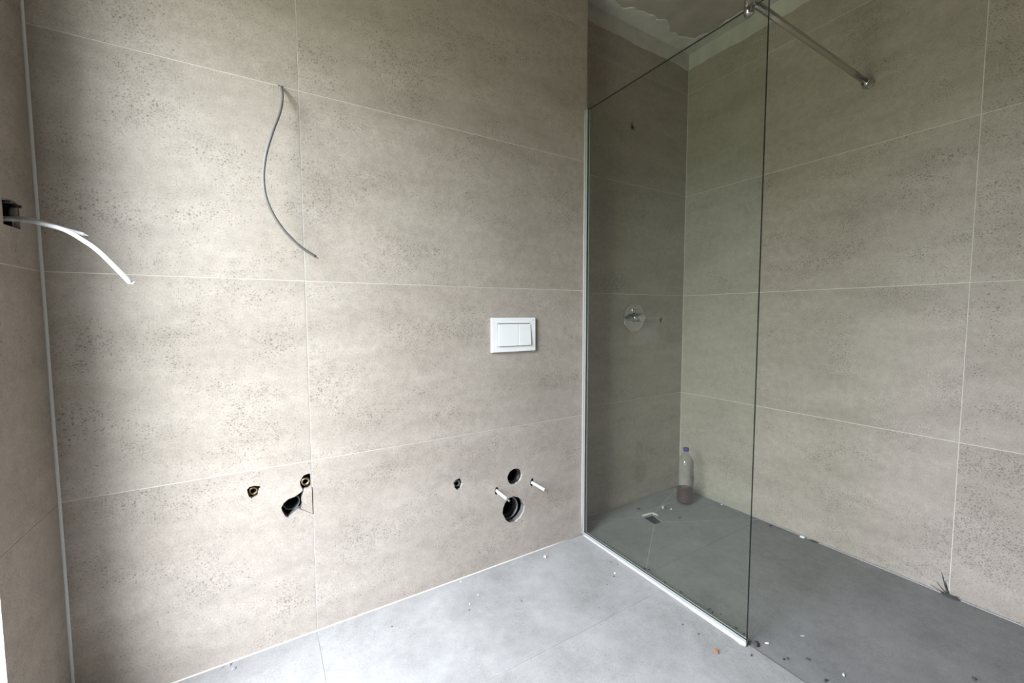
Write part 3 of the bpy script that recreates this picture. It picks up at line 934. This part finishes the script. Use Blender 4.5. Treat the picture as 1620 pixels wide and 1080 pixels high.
# ---- drain pit under the broken opening
dp = thing('floor_drain', 'black open drain hole broken into the shower floor', 'drain', (1.635, -0.067, -0.12))
bm = bmesh.new()
ring = [(x + (x - 1.635) * 0.22, y + (y + 0.067) * 0.22) for x, y in DR]
tp = [bm.verts.new((x - 1.635, y + 0.067, 0.105)) for x, y in ring]
b1 = [bm.verts.new((x - 1.635, y + 0.067, 0.0)) for x, y in ring]
b2 = [bm.verts.new(((x - 1.635) * 1.06, (y + 0.067) * 1.06, -0.004)) for x, y in ring]
t2 = [bm.verts.new(((x - 1.635) * 1.06, (y + 0.067) * 1.06, 0.105)) for x, y in ring]
bm.faces.new(b1)
bm.faces.new(b2)
for i in range(4):
    j = (i + 1) % 4
    bm.faces.new([tp[i], tp[j], b1[j], b1[i]])
    bm.faces.new([t2[i], t2[j], b2[j], b2[i]])
    bm.faces.new([tp[i], tp[j], t2[j], t2[i]])
obj('pit', from_bm('pit', bm), 'cavity', dp)
obj('pipe', lathe_mesh('pipe', [(0.022, 0.0), (0.025, 0.0), (0.025, 0.045), (0.022, 0.045)], 'z', 24, close=True), 'black_plastic', dp)
rim_pts = [(1.612, -0.0125), (1.645, -0.0165), (1.684, -0.0250), (1.688, -0.055)]
obj('mortar_rim', tube_mesh('mortar_rim', [Vector((x - 1.635, y + 0.067, 0.1105)) for x, y in rim_pts], [0.004, 0.007, 0.0065, 0.003], 8, 4), 'plaster', dp)

# ---- loose debris
def rock_mesh(name, sx_, sy_, sz_, seed):
    rng = random.Random(seed)
    bm = bmesh.new()
    bmesh.ops.create_icosphere(bm, subdivisions=1, radius=1.0)
    for v in bm.verts:
        k = rng.uniform(0.7, 1.2)
        v.co = Vector((v.co.x * sx_ * k, v.co.y * sy_ * k, max(v.co.z, -0.75) * sz_ * (k if v.co.z > 0 else 1)))
    lo = min(v.co.z for v in bm.verts)
    for v in bm.verts:
        v.co.z -= lo
    return from_bm(name, bm)
def crumb(name, label, cat, x, y, z, size, mat, seed, rz=0.0, group=None):
    o = obj(name, rock_mesh(name, *size, seed), mat, None, (x, y, z))
    o.rotation_euler = (0, 0, rz)
    return tag(o, label, cat, group)
SF = SZ
WP, DG = 'plaster_crumb', 'grit'
crumb(WP, 'white plaster crumb on the pale floor below the toilet holes', 'debris', 0.922, -0.063, 0, (0.004, 0.0075, 0.007), 'rubble_white', 1, 0.3)
crumb(WP, 'large white plaster lump lying against the right wall', 'debris', 2.090, -0.585, SF, (0.008, 0.013, 0.008), 'rubble_white', 2, 0.2)
crumb(WP, 'white crumb just beyond the free end of the glass screen', 'debris', 1.267, -0.838, SF, (0.007, 0.0032, 0.003), 'rubble_white', 3, -0.7)
crumb(WP, 'flat white sliver in the middle of the grey shower floor', 'debris', 1.404, -0.885, SF, (0.010, 0.0032, 0.002), 'plaster', 4, -0.6)
crumb(WP, 'white crumb on the shower floor at the bottom picture edge', 'debris', 1.339, -1.024, SF, (0.006, 0.0036, 0.003), 'rubble_white', 5, 0.4)
crumb(WP, 'pale plaster lump between the drain hole and the bottle', 'debris', 1.774, -0.020, SF - 0.004, (0.014, 0.010, 0.010), 'plaster', 6, 0.4)
crumb(WP, 'small white crumb right beside the pale lump near the bottle', 'debris', 1.803, -0.052, SF - 0.004, (0.006, 0.006, 0.006), 'rubble_white', 7, 0.1)
crumb(WP, 'tiny white crumb at the wall foot right of the bottle', 'debris', 2.090, -0.170, SF, (0.005, 0.005, 0.004), 'rubble_white', 8)
def column(q):
    """how far right a floor point stands in the photograph"""
    v = Vector((q[0], q[1], 0)) - CAM
    return v.dot(r2) / v.dot(fw)
ORD = ['first', 'second', 'third', 'fourth', 'fifth', 'sixth', 'seventh', 'eighth', 'ninth', 'tenth']
for i, (x, y, s) in enumerate(sorted(((0.505, -0.159, 0.0042), (1.106, -0.310, 0.004), (0.530, -0.023, 0.0035), (0.555, -0.128, 0.003)), key=column)):
    crumb(WP, 'tiny white speck on the pale floor, %s of four from the left' % ORD[i], 'debris', x, y, 0, (s, s * 0.8, s * 0.8), 'rubble_white', 20 + i, i, 'tiny white specks on the pale floor')
for i, (x, y, s) in enumerate(sorted(((1.151, -0.243, 0.003), (1.161, -0.271, 0.003), (1.087, -0.322, 0.0042), (0.680, -0.246, 0.003), (0.225, -0.117, 0.003), (0.490, -0.185, 0.003), (1.098, -0.642, 0.0035), (1.170, -0.841, 0.0042), (1.106, -0.698, 0.003), (1.025, -0.346, 0.0025)), key=column)):
    crumb(DG, 'tiny dark grain of grit on the pale floor, %s of ten from the left' % ORD[i], 'debris', x, y, 0, (s, s * 0.8, s * 0.6), 'rubble_dark', 40 + i, i * 0.7, 'dark grit on the pale floor')
crumb('terracotta_chip', 'small flat terracotta-brown chip in front of the glass screen', 'debris', 1.090, -0.772, 0, (0.014, 0.008, 0.0025), 'brown_chip', 60, 0.75)
crumb('grey_chip', 'greyish lilac flake on the floor at the left wall foot', 'debris', -0.238, -0.036, 0, (0.009, 0.006, 0.003), 'rubble_grey', 61, 0.6)
crumb('grey_chip', 'thin dark grey sliver left of the lilac flake', 'debris', -0.276, -0.014, 0, (0.011, 0.003, 0.002), 'rubble_grey', 62, 0.2)
crumb('grey_chip', 'dark grey splinter behind the lilac flake by the wall', 'debris', -0.250, -0.014, 0, (0.007, 0.005, 0.003), 'rubble_grey', 63, 0.9)
for i, (x, y, s) in enumerate(sorted(((1.312, -0.940, 0.005), (1.260, -0.905, 0.004), (1.247, -0.900, 0.0035), (1.270, -1.004, 0.006), (1.653, -1.232, 0.006)), key=column)):
    crumb(DG, 'small dark crumb on the open grey shower floor, %s of five from the left' % ORD[i], 'debris', x, y, SF, (s * 1.3, s * 0.8, s * 0.6), 'rubble_dark', 80 + i, i, 'dark crumbs on the open shower floor')
for i, (x, y, s) in enumerate(((1.242, -0.350, 0.008), (1.252, -0.366, 0.006), (1.242, -0.454, 0.005), (1.244, -0.527, 0.007), (1.251, -0.642, 0.007), (1.246, -0.658, 0.005), (1.263, -0.680, 0.004), (1.246, -0.746, 0.006), (1.243, -0.776, 0.006))):
    crumb(DG, 'dark dirt crumb behind the foot of the glass, %s of nine counted from the wall' % ORD[i], 'debris', x, y, SF, (s * 0.7, s * 1.2, s * 0.5), 'rubble_dark', 100 + i, i, 'dirt along the inside foot of the glass')
crumb(DG, 'dark dirt clump at the free end of the glass foot', 'debris', 1.232, -0.822, SF, (0.016, 0.011, 0.006), 'rubble_dark', 120, 0.3)
crumb('dark_stick', 'thin dark splinter beside the white lump at the right wall', 'debris', 2.098, -0.627, SF, (0.0035, 0.022, 0.004), 'rubble_dark', 121, 0.1)
crumb(DG, 'dark crumb at the right wall foot behind the glass edge', 'debris', 2.079, -0.442, SF, (0.007, 0.006, 0.004), 'rubble_dark', 122)
crumb(DG, 'dark clump between the drain hole and the shower back wall', 'debris', 1.647, 0.045, SF - 0.003, (0.012, 0.009, 0.007), 'rubble_dark', 123)
crumb(DG, 'dark crumb on the shower floor in front of the bottle', 'debris', 1.761, -0.136, SF - 0.004, (0.007, 0.006, 0.004), 'rubble_dark', 124)
# dark bristly tuft at the foot of the right wall joint
tf = thing('dirt_tuft', 'dark bristly dirt tuft at the foot of the right wall joint', 'debris', (2.100, -1.088, SF))
to = Vector(tf.location)
obj('clump', rock_mesh('clump', 0.006, 0.030, 0.007, 130), 'rubble_dark', tf)
for i, (a, b, r) in enumerate((((2.104, -1.080, 0.003), (2.1075, -1.058, 0.080), 0.0024), ((2.104, -1.082, 0.003), (2.1075, -1.070, 0.052), 0.0030), ((2.104, -1.078, 0.003), (2.1070, -1.046, 0.034), 0.0022), ((2.104, -1.076, 0.002), (2.1065, -1.028, 0.014), 0.0022), ((2.102, -1.086, 0.002), (2.1060, -1.112, 0.010), 0.0035), ((2.104, -1.079, 0.002), (2.1078, -1.063, 0.064), 0.002))):
    A_, B_ = Vector(a) - to, Vector(b) - to
    obj('bristle', tube_mesh('bristle', [A_, (A_ + B_) / 2 + Vector((-0.002, 0.001, 0)), B_], [r * 0.75, r * 0.5, 0.0003], 6, 3), 'rubble_dark', tf)
